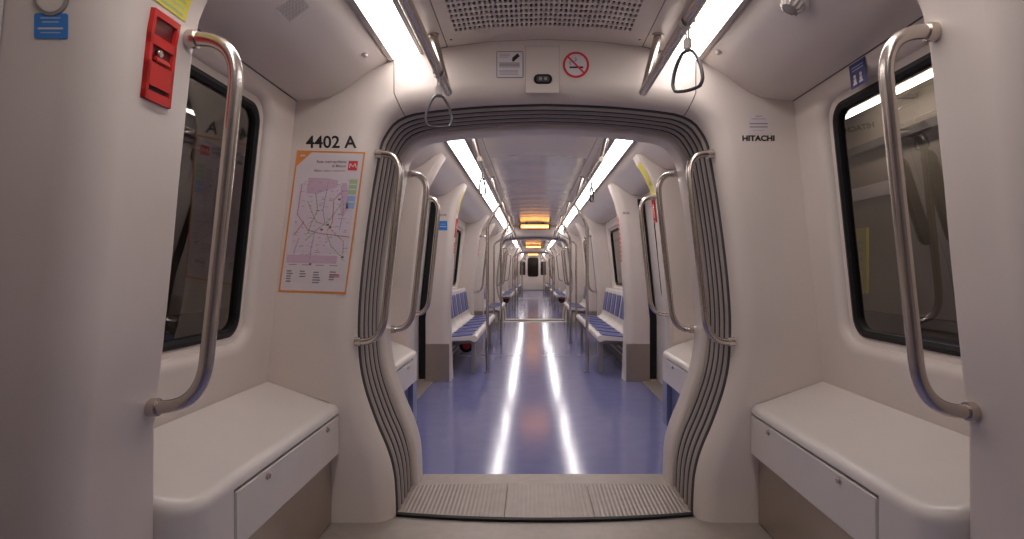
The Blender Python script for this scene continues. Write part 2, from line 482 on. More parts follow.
def door(s, y0, y1):
    door_n[0] += 1
    d = bpy.data.objects.new('door_%d' % door_n[0], None); C.objects.link(d); d.location = (s*1.25, (y0+y1)/2, 0); struct(d)
    L = d.location; ym = (y0+y1)/2
    for a, b in ((y0+.002, ym-.004), (ym+.004, y1-.002)):
        def P(y, z, dd): return tuple(Vector((s*(wall_x(z)+dd), y, z))-L)
        q = MB(); out = [(a, .02), (b, .02), (b, .663), (b, 1.95), (a, 1.95), (a, .663)]
        hole = rrect(a+(.34 if a < ym-.1 else .08), b-(.08 if a < ym-.1 else .34), .90, 1.78, .08)
        def flat(z): return z
        q.face([P(a, .02, -.03), P(b, .02, -.03), P(b, .663, -.03), P(a, .663, -.03)], 'door')
        q.fill([[P(a, .663, -.03), P(b, .663, -.03), P(b, 1.95, -.03), P(a, 1.95, -.03)], [P(y, z, -.03) for y, z in hole]], 'door')
        q.loft([[P(y, z, -.03) for y, z in hole], [P(y, z, .01) for y, z in hole]], 'black')
        lf = q.build('door_leaf', d)
        g = MB(); i = g.mi('glass'); f = g.bm.faces.new([g.bm.verts.new(P(y, z, -.005)) for y, z in hole]); f.material_index = i
        g.build('window_pane', lf)
    q = MB(); q.box(*sorted((s*1.10, s*1.30)), y0, y1, 0, .006, 'sill', .002, 1)
    o = q.build('floor'); struct(o)
    q = MB(); q.face([(s*1.155, y0, 1.95), (s*1.155, y1, 1.95), (s*1.14, y1, 1.964), (s*1.14, y0, 1.964)], 'white'); q.box(*sorted((s*1.10, s*1.20)), y0, y1, 1.90, 1.959, 'white', .01); struct(q.build('wall_'+side(s)))

def layout(s, y0):
    """far carriages: bench, pillar, door, pillar, seats, pillar, door, pillar, seats"""
    wall_seg(s, y0, y0+1.30, (y0+.26, y0+1.20, .89, 1.83))
    pillar(s, y0+1.54, y0+1.28)
    door(s, y0+1.54, y0+2.84)
    pillar(s, y0+2.84, y0+3.08, .12)
    wall_seg(s, y0+3.06, y0+6.42, (y0+3.28, y0+6.16, .95, 1.81))
    pillar(s, y0+6.64, y0+6.40, .0)
    door(s, y0+6.64, y0+7.94)
    pillar(s, y0+7.94, y0+8.18, .05)
    wall_seg(s, y0+8.16, y0+BL, (y0+8.38, y0+9.92, .95, 1.81))
NPY = {-1: 1.54, 1: 1.495}
for s in (-1, 1):
    wall_seg(s, 1.45, 2.74, (1.60, 2.485, .90, 1.86))
    pillar(s, 1.22, NPY[s], plate=False, seal=False)
    door(s, -.10, 1.22)
    pillar(s, -.10, -.36, plate=False, seal=False)
    wall_seg(s, -2.5, -.34)
    for y0 in CARS: layout(s, y0)
for y0 in CARS: build_floor(y0, y0+BL-.36)
q = MB(); q.face([(-1.29, -2.5, 0), (1.29, -2.5, 0), (1.29, -2.5, .663), (1.155, -2.5, 1.96), (0.7, -2.5, 2.2), (-.7, -2.5, 2.2), (-1.155, -2.5, 1.96), (-1.29, -2.5, .663)], 'white'); struct(q.build('wall_back'))

for s in (-1, 1):
    for a, b in [(-2.5, 2.738)]+[(y0+.002, y0+BL-.002) for y0 in CARS]:
        q = MB(); q.tube([(s*1.153, a, 1.9605), (s*1.153, b, 1.9605)], .0035, 'dark', 6); trim_n[0] += 1; struct(q.build('trim_%d' % trim_n[0]))
# --- the cab wall at the far end
def cab():
    y = CARS[-1]+BL; q = MB()
    outer = [(1.29, 0), WALL_B, WALL_T]+[p for p in reversed(CEIL)][1:]; outer += [(-x, z) for x, z in reversed(outer[:-1])]
    h1 = rrect(-.33, .33, .82, 1.98, .12); h2 = rrect(.46, .80, .92, 1.75, .06); h3 = [(-x, z) for x, z in h2]
    q.fill([[(x, y, z) for x, z in outer]]+[[(x, y, z) for x, z in h] for h in (h1, h2, h3)], 'white')
    for h in (h1, h2, h3): q.loft([[(x, y, z) for x, z in h], [(x, y+.06, z) for x, z in h]], 'dark')
    q.box(-1.0, 1.0, y-.25, y, 0, .55, 'white', .05)
    q.box(-1.29, 1.29, y+1.5, y+1.52, 0, 2.3, 'tunneldark')
    struct(q.build('wall_far'))
    win_n[0] += 1
    w = bpy.data.objects.new('window_%d' % win_n[0], None); C.objects.link(w); w.location = (0, y, 1.4); struct(w)
    for h in (h1, h2, h3):
        g = MB(); i = g.mi('glass'); f = g.bm.faces.new([g.bm.verts.new((x, .03, z-1.4)) for x, z in h]); f.material_index = i; g.build('window_pane', w)
cab()

# --- what lies outside the windows
def outside():
    for s in (-1, 1):
        q = MB(); X = s*3.5
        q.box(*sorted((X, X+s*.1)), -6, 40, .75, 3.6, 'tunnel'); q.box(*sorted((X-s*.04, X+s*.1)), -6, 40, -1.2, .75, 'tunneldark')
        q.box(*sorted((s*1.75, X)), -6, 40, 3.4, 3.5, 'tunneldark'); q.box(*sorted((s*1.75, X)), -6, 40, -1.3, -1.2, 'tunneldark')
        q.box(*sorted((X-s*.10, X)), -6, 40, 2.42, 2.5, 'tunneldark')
        struct(q.build('wall_station_'+side(s)))
outside()

# ================================================================== THINGS
CN = ['the next carriage', 'the third carriage', 'the farthest carriage']
ORD = ['first', 'second', 'third', 'fourth', 'fifth', 'sixth', 'seventh']

# --- ceiling lights
def ceiling_light(s, y0, y1, label):
    L = Vector((s*.642, (y0+y1)/2, 2.168)); t = thing('ceiling_light', L, label, 'light', 'ceiling light strips')
    h = (y1-y0)/2-.004
    # the diffuser tilts with the ceiling
    def z(x): return ceil_z(x)-.004-L.z
    xa, xb = .582, .700
    q = MB(); q.loft([[(s*xa-L.x, y, z(xa)), (s*xb-L.x, y, z(xb)), (s*xb-L.x, y, z(xb)+.006), (s*xa-L.x, y, z(xa)+.006)] for y in (-h, h)], 'light', closed=True, caps=True, smooth=False)
    q.build('diffuser', t)
    for a, b in ((xa-.016, xa-.001), (xb+.001, xb+.022)):
        q = MB(); q.loft([[(s*a-L.x, y, z(a)-.004), (s*b-L.x, y, z(b)-.004), (s*b-L.x, y, z(b)+.006), (s*a-L.x, y, z(a)+.006)] for y in (-h, h)], 'trimmetal', closed=True, caps=True, smooth=False)
        q.build('frame_rail', t)
for s in (-1, 1):
    ceiling_light(s, .45, 2.74, 'bright white light strip along the %s of the ceiling in the foreground carriage' % side(s))
    for k, y0 in enumerate(CARS):
        ceiling_light(s, y0, y0+BL, 'white light strip along the %s of the ceiling in %s' % (side(s), CN[k]))

# --- overhead rails with their brackets, and strap handles
def rail(s, y0, y1, label, ends=(True, True)):
    t = thing('overhead_rail', (s*.43, (y0+y1)/2, 1.96), label, 'hand rail', 'overhead hand rails')
    L = t.location; h = (y1-y0)/2
    q = MB(); q.tube([(0, -h, 0), (0, h, 0)], .019, 'steel', 14); q.build('tube', t, sharp=40)
    n = max(2, int(round((y1-y0)/2.05))+1)
    for k in range(n):
        y = -h+.02+(2*h-.04)*k/(n-1)
        q = MB(); xt = s*.062; zt = ceil_z(.492)-1.96+.002
        q.tube([(0, y, 0), (xt, y, zt)], .017, 'steel', 12); q.tube([(xt*.985, y, zt-.008), (xt, y, zt+.002)], .026, 'steel', 12)
        q.build('bracket', t, sharp=40)
for s in (-1, 1):
    rail(s, -1.8, 2.60, 'steel overhead rail hanging below the %s ceiling light in the foreground carriage' % side(s))
    for k, y0 in enumerate(CARS):
        rail(s, y0+.75, y0+BL-.5, 'steel overhead rail running along the %s side of %s' % (side(s), CN[k]))

def make_strap(loc, rot, label, group='strap handles'):
    t = thing('hanging_strap', loc, label, 'strap handle', group); t.rotation_euler = (0, 0, rot)
    q = MB()      # loop of webbing round the rail (rail runs along local y when rot = 0) and the strap below it
    ring = []
    for k in range(15):
        a = -PI/2+.22+(2*PI-.44)*k/14; ring.append((math.cos(a)*.0225, math.sin(a)*.0225-.0036))
    band = [(-.004, -.060)]+[(-.004, -.034)]+[ring[-1-i] for i in range(15)]+[(.004, -.034), (.004, -.060)]
    c, sn = math.cos(-rot), math.sin(-rot)
    q.loft([[(x*c-y*sn, x*sn+y*c, z) for x, z in band] for y in (-.013, .013)], 'sstrap', closed=False)
    q.build('webbing', t)
    q = MB(); q.box(-.014, .014, -.007, .007, -.094, -.055, 'sclip', .005); q.build('clip', t)
    q = MB(); loop = []
    for (a, b, bow) in (((-.052, -.205), (-.009, -.090), .012), ((.009, -.090), (.052, -.205), .012), ((.050, -.214), (-.050, -.214), .007)):
        for k in range(11):
            t_ = .06+.88*k/10; dx, dz = b[0]-a[0], b[1]-a[1]; l = math.hypot(dx, dz); w_ = bow*4*t_*(1-t_)
            loop.append(Vector((a[0]+dx*t_-dz/l*w_, 0, a[1]+dz*t_+dx/l*w_)))
    sm = [(p.x, p.z) for p in loop]
    for _ in range(2):
        q2 = []
        for k in range(len(sm)):
            a, b = sm[k], sm[(k+1) % len(sm)]
            q2 += [(a[0]*.75+b[0]*.25, a[1]*.75+b[1]*.25), (a[0]*.25+b[0]*.75, a[1]*.25+b[1]*.75)]
        sm = q2
    loop = [Vector((x, 0, z)) for x, z in sm[::3]]
    n = len(loop); rg = []
    for k, p in enumerate(loop):
        tdir = (loop[(k+1) % n]-loop[k-1]).normalized(); u = Vector((0, 1, 0)); v = tdir.cross(u)
        rg.append([p+(u*math.cos(a)*.0080+v*math.sin(a)*.0052) for a in [2*PI*j/10 for j in range(10)]])
    q.loft(rg+[rg[0]], 'sring', closed=True); q.build('ring', t, sharp=60)
    return t
M['sstrap'] = mat('strap_webbing', (.42, .38, .35), .55)
M['sclip'] = mat('strap_clip', (.50, .45, .43), .35, metal=.3)
M['sring'] = mat('strap_ring', (.09, .08, .09), .22, spec=.7)
st = make_strap((-.43, 2.34, 1.96), .15, 'dark strap handle hanging at the end of the left overhead rail, before the gangway arch')
make_strap((.43, 1.86, 1.96), -.75, 'black strap handle hanging from the right overhead rail in front of the light strip')
st2 = None
for k, y0 in enumerate(CARS):
    for s, offs in ((-1, (1.0, 5.2, 7.3)), (1, (1.45, 5.4, 7.5))):
        for j, o in enumerate(offs):
            lb = '%s strap handle along the %s overhead rail in %s' % (ORD[j], side(s), CN[k])
            if st2 is None: st2 = make_strap((s*.43, y0+o, 1.96), 1.2, lb)
            else: d = dup(st2, (s*.43, y0+o, 1.96), lb)

# --- grab handles: two mounts, tube bowed towards the aisle
def grab(s, base, top, bow, dy, r, label, group='bowed grab handles'):
    """base/top = (x, y, z) on the right-hand side; mirrored with s"""
    b = Vector((s*base[0], base[1], base[2])); t_ = Vector((s*top[0], top[1], top[2]))
    t = thing('grab_bar', b, label, 'grab handle', group)
    off = Vector((-s*bow, dy, 0))
    A0, A1, A2, A3 = Vector((0, 0, 0)), off.copy(), t_-b+off, t_-b
    up = (A2-A1).normalized(); pts = [A0]
    for c, p0, p1 in ((A1, A0.lerp(A1, .22), A1+up*.125), (A2, A2-up*.125, A3.lerp(A2, .22))):
        for j in range(13):
            w = j/12; pts.append(p0*(1-w)**2*1.0+c*2*w*(1-w)+p1*w*w)
    pts.append(A3)
    q = MB(); q.tube(pts, r, 'steel', 16); q.build('tube', t, sharp=50)
    for p in (Vector((0, 0, 0)), t_-b):
        d = Vector((-s, 0, 0)); q = MB(); q.tube([p-d*.006, p+d*.022], r*1.32, 'steel', 16); q.build('mount', t, sharp=40)
    return t
def gpillar(s, yin, extra, label):
    d = -1                                            # handle sits just inside the pillar's bench-side edge
    y = yin
    grab(s, (lerp_tab(PIL, .825)-extra+.0, y, .825), (lerp_tab(PIL, 1.758)-extra, y, 1.758), .132, .0, .0175, label)
def gportal(s, y, label, dy=0.):
    grab(s, (opening_x(.835)-.002, y, .835), (opening_x(1.725)-.002, y, 1.725), .125, dy, .0165, label)
for s in (-1, 1):
    gpillar(s, NPY[s]-.045, 0, 'large bowed steel grab handle on the nearest %s door pillar' % side(s))
    gportal(s, 2.80, 'bowed steel grab handle at the near %s edge of the grey bellows' % side(s), -.02)
    for k, y0 in enumerate(CARS):
        n = CN[k]
        gport = 'bowed steel grab handle on the %s of the gangway opening into %s' % (side(s), n)
        grab(s, (opening_x(.835)-.03, y0-.02, .835), (opening_x(1.725)-.03, y0-.02, 1.725), .11, .02, .0165, gport)
        gpillar(s, y0+1.325, 0, 'bowed steel grab handle on the %s door pillar beside the bench in %s' % (side(s), n))
        gpillar(s, y0+6.445, 0, 'bowed steel handle on the %s pillar behind the first seats of %s' % (side(s), n))
        if k < 2: gportal(s, y0+BL+.06, 'bowed steel handle %s of the gangway at the far end of %s' % (side(s), n))

# --- poles
def pole(s, x, y, label):
    t = thing('grab_pole', (s*x, y, 0), label, 'pole', 'vertical grab poles')
    pts = fillet([(0, 0, .002), (0, 0, 1.70), (s*(.43-x), 0, 1.945)], .06, 6)
    q = MB(); q.tube(pts, .018, 'steel', 14); q.build('tube', t, sharp=50)
    q = MB(); q.tube([(0, 0, .001), (0, 0, .025)], .031, 'steel', 14); q.build('floor_flange', t, sharp=40)
for k, y0 in enumerate(CARS):
    for s in (-1, 1):
        pole(s, .572, y0+3.37, 'steel pole at the near end of the %s seats in %s' % (side(s), CN[k]))
        pole(s, .565, y0+6.20, 'steel pole past the far end of the %s seats in %s' % (side(s), CN[k]))
        pole(s, .80, y0+8.08, 'steel pole beside the second %s seat row in %s' % (side(s), CN[k]))

# --- white end benches (equipment boxes)
def bench(s, y_end, y_pil, label, lower, group='white end benches'):
    """y_end at the carriage end wall, y_pil at the door pillar"""
    d = 1 if y_end > y_pil else -1; Ln = abs(y_end-y_pil); yc = (y_end+y_pil)/2
    t = thing('end_bench', (s*1.13, yc, 0), label, 'bench', group)
    L = Vector((s*1.13, yc, 0))
    XF, XB = .962, 1.287
    def P(x, a, z): return tuple(Vector((s*x, y_pil+d*a, z))-L)
    # one moulded top with a rounded front edge and a rounded corner at the pillar end; below it the corner block runs down to the floor
    XO = XF-.006
    def outline(i_, Lend):
        o = [(XB, .0015), (XO+.10+i_*.3, .0015+i_*.4)]
        for k in range(9):
            b = PI/2*k/8; r = .10-i_*.5
            cx, ca = XO+.10+i_*.5, .0015+.10+i_*0
            o.append((cx-r*math.sin(b), ca-r*math.cos(b)))
        return o+[(XO+i_, .30), (XO+i_, Lend-.02), (XO+i_, Lend-.003), (XB, Lend-.003)]
    def tilt(x): return .104*max(0, x-XO-.045)/.29
    ZF = .556
    q = MB(); rings = []
    for z, i_ in ((.511, 0), (ZF-.042, 0), (ZF-.030, .0015), (ZF-.018, .007), (ZF-.008, .018), (ZF-.002, .033), (ZF, .048)):
        rings.append([P(x, a, z+(tilt(x) if z > .512 else 0)) for x, a in outline(i_, Ln)])
    q.loft(rings, 'bench', closed=True); q.bm.verts.ensure_lookup_table()
    n_ = len(rings[0]); f = q.bm.faces.new(q.bm.verts[len(q.bm.verts)-n_:]); f.material_index = q.mi('bench')
    bmesh.ops.triangulate(q.bm, faces=[f])
    q.build('bench_top', t, sharp=45)
    q = MB(); q.loft([[P(x, a, z) for x, a in outline(0, .238)[:11]+[(XO, .234), (XB, .234)]] for z in (.325, .511)], 'bench', closed=True, caps=True)
    q.loft([[P(x, a, z) for x, a in outline(0, .238)[:11]+[(XO, .234), (XB, .234)]] for z in (.004, .325)], 'bench' if lower == 'plate' else lower, closed=True, caps=True)  # far benches: lower block shares the painted floor-reflection blue
    q.build('end_block', t, sharp=45)
    q = MB(); xa, xb = sorted((s*(XF-.008)-L.x, s*(XF+.03)-L.x)); ya, yb = sorted((y_pil+d*.244-yc, y_end-d*.006-yc))
    q.box(xa, xb, ya, yb, .325, .501, 'bench', .003, 2)
    fp = q.build('front_panel', t)
    for a in (.45, 1.03):
        q = MB(); y = y_pil+d*a-yc; x = s*XF-L.x
        x -= s*.008; q.tube([(x+s*.004, y, .478), (x-s*.004, y, .478)], .0115, 'steel', 14); q.tube([(x-s*.003, y, .478), (x-s*.010, y, .478)], .0085, 'steel', 12)
        q.build('lock', fp, sharp=40, label='small round steel lock')
    q = MB(); xa, xb = sorted((s*(XF+.028)-L.x, s*(XF+.05)-L.x)); q.box(xa, xb, ya, yb, .006, .504, lower, .002, 1)
    q.build('base_panel', t)
for s in (-1, 1):
    bench(s, 2.74, NPY[s], 'white box bench with two locks under the near %s window' % side(s), 'plate')
    for k, y0 in enumerate(CARS):
        bench(s, y0, y0+1.28, 'white box bench with lower panel painted reflection-blue on the %s just inside %s' % (side(s), CN[k]), 'basereflect')

# --- passenger seats
def make_seat(s, loc, label, group):
    t = thing('passenger_seat', loc, label, 'seat', group)
    ox = s*.95                                          # local x = world x - ox ; local y along the carriage ; local z from floor
    DZ = -.012
    top = [(.672, .395), (.662, .425), (.668, .447), (.69, .458), (.74, .455), (.84, .442), (.95, .430), (1.02, .430), (1.068, .452), (1.092, .50), (1.110, .60), (1.128, .72), (1.144, .84), (1.155, .885), (1.175, .90)]
    bot = [(1.195, .89), (1.185, .84), (1.160, .70), (1.135, .55), (1.115, .46), (1.08, .41), (1.02, .395), (.85, .400), (.74, .405), (.70, .385)]
    q = MB(); rings = []
    W = .227
    for y in (-W, -W+.02, -W+.05, -.12, 0, .12, W-.05, W-.02, W):
        e = max(0, 1-(abs(y)/(W-.04))**2) if abs(y) < W-.04 else 0
        rg = []
        for k, (x, z) in enumerate(top):
            dz = -.016*e if 4 <= k <= 8 else 0; dx = .014*e if 8 <= k <= 12 else 0
            rg.append((s*(x+dx)-ox, y, z+dz))
        for x, z in bot: rg.append((s*x-ox, y, z))
        rings.append(rg)
    q.loft(rings, 'bench', closed=True, caps=True); q.build('seat_shell', t, sharp=50)
    def pad(path, name, hw, taper):
        q = MB(); up, lo = [], []
        ys = [-1, -.93, -.6, 0, .6, .93, 1]
        N = len(path); grid = []
        for k, (x, z) in enumerate(path):
            a = path[max(0, k-1)]; b = path[min(N-1, k+1)]; tx, tz = b[0]-a[0], b[1]-a[1]; l = math.hypot(tx, tz); nx, nz = -tz/l, tx/l
            row = []
            w = hw*(1-taper*(1 if k in (0, N-1) else 0))
            for u in ys:
                h = .012 if (abs(u) < .99 and 0 < k < N-1) else -.004
                dip = -.010*(1-u*u)
                row.append((s*(x+nx*(h+dip))-ox, u*w, z+nz*(h+dip)))
            grid.append(row)
        q.loft(grid, 'pad', closed=False); q.build(name, t, sharp=60)
    pad([(.72, .457), (.728, .457), (.80, .449), (.90, .437), (.99, .432), (1.0, .432)], 'seat_pad', .165, .06)
    pad([(1.101, .545), (1.102, .552), (1.110, .60), (1.128, .72), (1.143, .832), (1.144, .84)], 'back_pad', .150, .06)
    return t
seat_src = {}
def seat_row(s, ya, n, k, which):
    grp = 'blue seats, %s %s row in %s' % (which, side(s), CN[k])
    for j in range(n):
        loc = (s*.95, ya+.23+.46*j, 0)
        lb = '%s blue padded white seat from the near end of the %s %s row in %s' % (ORD[j], which, side(s), CN[k])
        lb = '%s blue seat in the %s %s row of %s' % (ORD[j], which, side(s), CN[k])
        if s not in seat_src: seat_src[s] = make_seat(s, loc, lb, grp)
        else: dup(seat_src[s], loc, lb, grp)
    Ln = .46*n; yc = ya+Ln/2
    f = thing('seat_frame', (s*1.1, yc, 0), 'metal frame and heater cover under the %s %s seats in %s' % (which, side(s), CN[k]), 'seat frame', 'seat frames')
    def bx(q, x0, x1, y0_, y1_, z0, z1, m, b=0): xa, xb = sorted((s*x0-s*1.1, s*x1-s*1.1)); q.box(xa, xb, y0_-yc, y1_-yc, z0, z1, m, b)
    q = MB(); bx(q, 1.00, 1.06, ya+.02, ya+Ln-.02, .345, .392, 'dark', .004); q.build('beam', f)
    for y in (ya+.30, ya+Ln-.30):
        q = MB(); pr = [(.715, .384), (.76, .384), (1.06, .350), (1.06, .30), (.775, .34), (.755, .32), (.755, .002), (.715, .002)]
        q.loft([[(s*x-s*1.1, yy-yc, z) for x, z in pr] for yy in (y-.012, y+.012)], 'grey', closed=True, caps=True, smooth=False); q.build('leg', f)
    q = MB(); pr = [(1.285, .34), (1.14, .34), (1.08, .06), (1.08, .003), (1.285, .003)]
    q.loft([[(s*x-s*1.1, yy-yc, z) for x, z in pr] for yy in (ya+.03, ya+Ln-.03)], 'dark', closed=True, caps=True, smooth=False)
    for zz in (.10, .16, .22, .28):
        xx = 1.08+(zz-.06)/.28*.06; bx(q, xx-.010, xx+.004, ya+.06, ya+Ln-.06, zz, zz+.016, 'trimmetal')
    q.build('heater_cover', f)
for k, y0 in enumerate(CARS):
    for s in (-1, 1):
        seat_row(s, y0+3.10, 7, k, 'first'); seat_row(s, y0+8.20, 4, k, 'second')

# --- fire extinguishers under the seats
def extinguisher(s, y, label):
    t = thing('fire_extinguisher', (s*.86, y, .265), label, 'fire extinguisher', 'fire extinguishers')
    q = MB(); prof = [(-.02, .0), (-.02, .062), (0, .078), (.30, .078), (.35, .06), (.38, .025), (.40, .02), (.40, 0)]
    q.loft([[(r*math.cos(a), yy, r*math.sin(a)) for a in [2*PI*j/20 for j in range(20)]] for yy, r in prof], 'red'); q.build('cylinder', t, sharp=40)
    q = MB(); prof = [(-.028, .050), (-.028, .088), (.045, .088), (.045, .079)]
    q.loft([[(r*math.cos(a), yy, r*math.sin(a)) for a in [2*PI*j/20 for j in range(20)]] for yy, r in prof], 'black', smooth=False); q.build('base_ring', t)
    q = MB(); q.box(-.03, .03, .39, .45, -.02, .06, 'black', .008); q.build('valve', t)
    for yy in (.10, .26):
        q = MB(); q.loft([[(.085*math.cos(a), yy+e, .085*math.sin(a)) for a in [2*PI*j/20 for j in range(20)]] for e in (-.012, .012)], 'dark')
        q.box(-.012, .012, yy-.012, yy+.012, .08, .125, 'dark'); q.build('bracket', t)
extinguisher(-1, CARS[0]+3.82, 'fire extinguisher with black base under the first left seats beyond the gangway')
extinguisher(-1, CARS[1]+3.82, 'black based extinguisher under the left seats of the second carriage')
extinguisher(1, CARS[1]+3.82, 'black based extinguisher under the right seats of the second carriage')

# --- amber information displays
for k, y0 in enumerate(CARS):
    y = y0+9.62
    t = thing('information_display', (0, y, 2.16), 'amber information display hanging below the ceiling at the far end of %s' % CN[k], 'display', 'amber displays')
    q = MB(); q.box(-.34, .34, -.03, .10, -.062, .048, 'dark', .01); q.box(-.2, -.16, .02, .06, .04, .081, 'dark'); q.box(.16, .2, .02, .06, .04, .081, 'dark'); q.build('housing', t)
    q = MB(); q.box(-.305, .305, -.036, -.029, -.048, .030, 'led'); q.build('screen', t)
    q = MB(); rnd = random.Random(3+k); x = -.28
    while x < .27:
        w = rnd.choice((.022, .028, .035)); q.box(x, x+w, -.039, -.036, -.036, .012, 'ledhot'); x += w+rnd.choice((.006, .006, .02))
    q.build('lit_characters', t)

# --- red emergency handles and stickers on the door pillars
def pil_quad(mb, s, y0, y1, z0, z1, d, m, extra=0., n=8, L=(0, 0, 0)):
    rg = []
    for j in range(n+1):
        z = z0+(z1-z0)*j/n; x = lerp_tab(PIL, z)-EX(z, extra)-d
        rg.append([(s*x-L[0], y0-L[1], z-L[2]), (s*x-L[0], y1-L[1], z-L[2])])
    mb.loft(rg, m, closed=False)
def pil_slab(mb, s, y0, y1, z0, z1, d0, d1, m, extra=0., L=(0, 0, 0), n=4):
    rg = []
    for j in range(n+1):
        z = z0+(z1-z0)*j/n; x = lerp_tab(PIL, z)-EX(z, extra)
        rg.append([(s*(x-d0)-L[0], y0-L[1], z-L[2]), (s*(x-d1)-L[0], y0+.003-L[1], z-L[2]), (s*(x-d1)-L[0], y1-.003-L[1], z-L[2]), (s*(x-d0)-L[0], y1-L[1], z-L[2])])
    mb.loft(rg, m, closed=True, caps=True, smooth=False)
def alarm(s, ya, yb, z0, label, extra=0.):
    H = .205; z1 = z0+H; L = (s*lerp_tab(PIL, z0+H/2), (ya+yb)/2, z0+H/2)
    t = thing('emergency_alarm', L, label, 'emergency handle', 'red emergency handles')
    q = MB()
    m = .016                                                         # frame built of bars so both recesses are real
    pil_slab(q, s, ya, yb, z0, z0+.022, 0, .009, 'red', extra, L); pil_slab(q, s, ya, yb, z0+.034, z0+.088, 0, .009, 'red', extra, L)
    pil_slab(q, s, ya, yb, z0+.128, z0+.150, 0, .009, 'red', extra, L); pil_slab(q, s, ya, yb, z1-.014, z1, 0, .009, 'red', extra, L)
    pil_slab(q, s, ya, ya+m, z0, z1, 0, .009, 'red', extra, L); pil_slab(q, s, yb-m, yb, z0, z1, 0, .009, 'red', extra, L)
    q.build('housing', t)
    q = MB(); pil_slab(q, s, ya+.004, yb-.004, z0+.006, z1-.006, -.004, .002, 'reddark', extra, L); q.build('recess', t, label='dark red recess')
    q = MB(); x = lerp_tab(PIL, z0+.1)-EX(z0+.1, extra)
    ym = (ya+yb)/2-L[1]
    q.box(*sorted((s*(x-.004)-L[0], s*(x-.012)-L[0])), ym-.028, ym+.028, z0+.090-L[2], z0+.104-L[2], 'red', .003); q.build('pull_handle', t)
    q = MB(); q.tube([(s*(x-.004)-L[0], ym-.012, z0+.112-L[2]), (s*(x-.014)-L[0], ym-.012, z0+.112-L[2])], .008, 'steel', 10); q.build('key_lock', t)
    q = MB(); pil_slab(q, s, ya+.02, yb-.02, z0+.024, z0+.032, .001, .004, 'black', extra, L); q.build('slot', t)
def sticker(s, ya, yb, z0, z1, m, label, extra=0., lines=(), cat='sticker', group=None):
    L = (s*lerp_tab(PIL, (z0+z1)/2), (ya+yb)/2, (z0+z1)/2)
    t = bpy.data.objects.new('x', None)
    q = MB(); pil_quad(q, s, ya, yb, z0, z1, .0015, m, extra, 8, L)
    for a, b, mm in lines:
        pil_quad(q, s, ya+(yb-ya)*.12, yb-(yb-ya)*.12, z0+(z1-z0)*a, z0+(z1-z0)*b, .0022, mm, extra, 3, L)
    bpy.data.objects.remove(t)
    o = q.build('sticker', loc=L); tag(o, label, cat, group or 'pillar stickers')
alarm(-1, 1.345, 1.448, 1.567, 'red emergency handle box on the near left door pillar')
sticker(-1, 1.345, 1.470, 1.79, 1.955, 'yellow', 'yellow sticker above the red emergency handle on the near left pillar', lines=((.05, .08, 'mgreen'), (.14, .165, 'mgreen'), (.22, .245, 'mgreen')))
for k, y0 in enumerate(CARS):
    n = CN[k]
    alarm(1, y0+1.375, y0+1.475, 1.567, 'red emergency handle on the right bench-side pillar in %s' % n)
    sticker(1, y0+1.31, y0+1.45, 1.79, 2.04, 'yellow', 'yellow sticker at the top of the right bench-side pillar in %s' % n, lines=((.1, .14, 'mgreen'), (.3, .34, 'mgreen')))
    e = .12
    sticker(-1, y0+2.95, y0+3.05, 1.78, 2.03, 'yellow', 'yellow sticker at the top of the left pillar before the seats in %s' % n, e, lines=((.1, .14, 'mgreen'), (.3, .34, 'mgreen')))
    alarm(-1, y0+2.95, y0+3.05, 1.53, 'red emergency handle on the left pillar before the seats in %s' % n, e)
    sticker(-1, y0+2.97, y0+3.04, 1.36, 1.48, 'signred', 'small red label below the emergency handle on the left pillar in %s' % n, e, lines=((.2, .3, 'paper'), (.5, .6, 'paper')))
    sticker(1, y0+2.96, y0+3.04, 1.27, 1.75, 'signred', 'tall red label on the right pillar before the seats in %s' % n, e, lines=[(.06+.1*j, .10+.1*j, 'paper') for j in range(9)])
    sticker(-1, y0+6.47, y0+6.55, 1.42, 1.69, 'signred', 'red label on the left pillar behind the seats in %s' % n, 0., lines=((.2, .3, 'paper'), (.5, .6, 'paper')))

def flat(name, x0, x1, y, z0, z1, m, label, cat, lines=(), th=.002, r=None, parent=None):
    """a flat label on a wall that faces -Y; lines = (u0,u1,v0,v1,mat)"""
    cx, cz = (x0+x1)/2, (z0+z1)/2; q = MB()
    if r:
        loop = rrect(x0-cx, x1-cx, z0-cz, z1-cz, r, 4); q.loft([[(x, 0, z) for x, z in loop], [(x, -th, z) for x, z in loop]], m, closed=True, caps=True, smooth=False)
    else: q.box(x0-cx, x1-cx, -th, 0, z0-cz, z1-cz, m)
    for u0, u1, v0, v1, mm in lines:
        q.face([(x0-cx+(x1-x0)*u, -th-.0006, z0-cz+(z1-z0)*v) for u, v in ((u0, v0), (u1, v0), (u1, v1), (u0, v1))], mm)
    o = q.build(name, loc=(cx, y, cz)); tag(o, label, cat); return o
YW = 2.74
TXT = Matrix.Rotation(PI/2, 4, 'X')
def lettering(name, text, size, x, y, z, m, label, cat, sx=1., bold=0., parent=None):
    me = text_mesh(text, size, 'CENTER', bold); q = MB()
    q.mesh_in(me, Matrix.Scale(sx, 4, (1, 0, 0)) @ TXT if False else TXT @ Matrix.Scale(sx, 4, (1, 0, 0)), m)
    o = q.build(name, loc=(x, y, z))
    return tag(o, label, cat) if label else o
lettering('carriage_number', '4402 A', .079, -0.993, YW-.0015, 1.766, 'ink', 'black carriage number 4402 A above the orange-edged map', 'lettering', 1., .0015)
lettering('maker_lettering', 'HITACHI', .034, 0.991, YW-.0015, 1.785, 'ink', 'dark maker lettering below the small notice on the right end wall', 'lettering', 1.14, .0016)
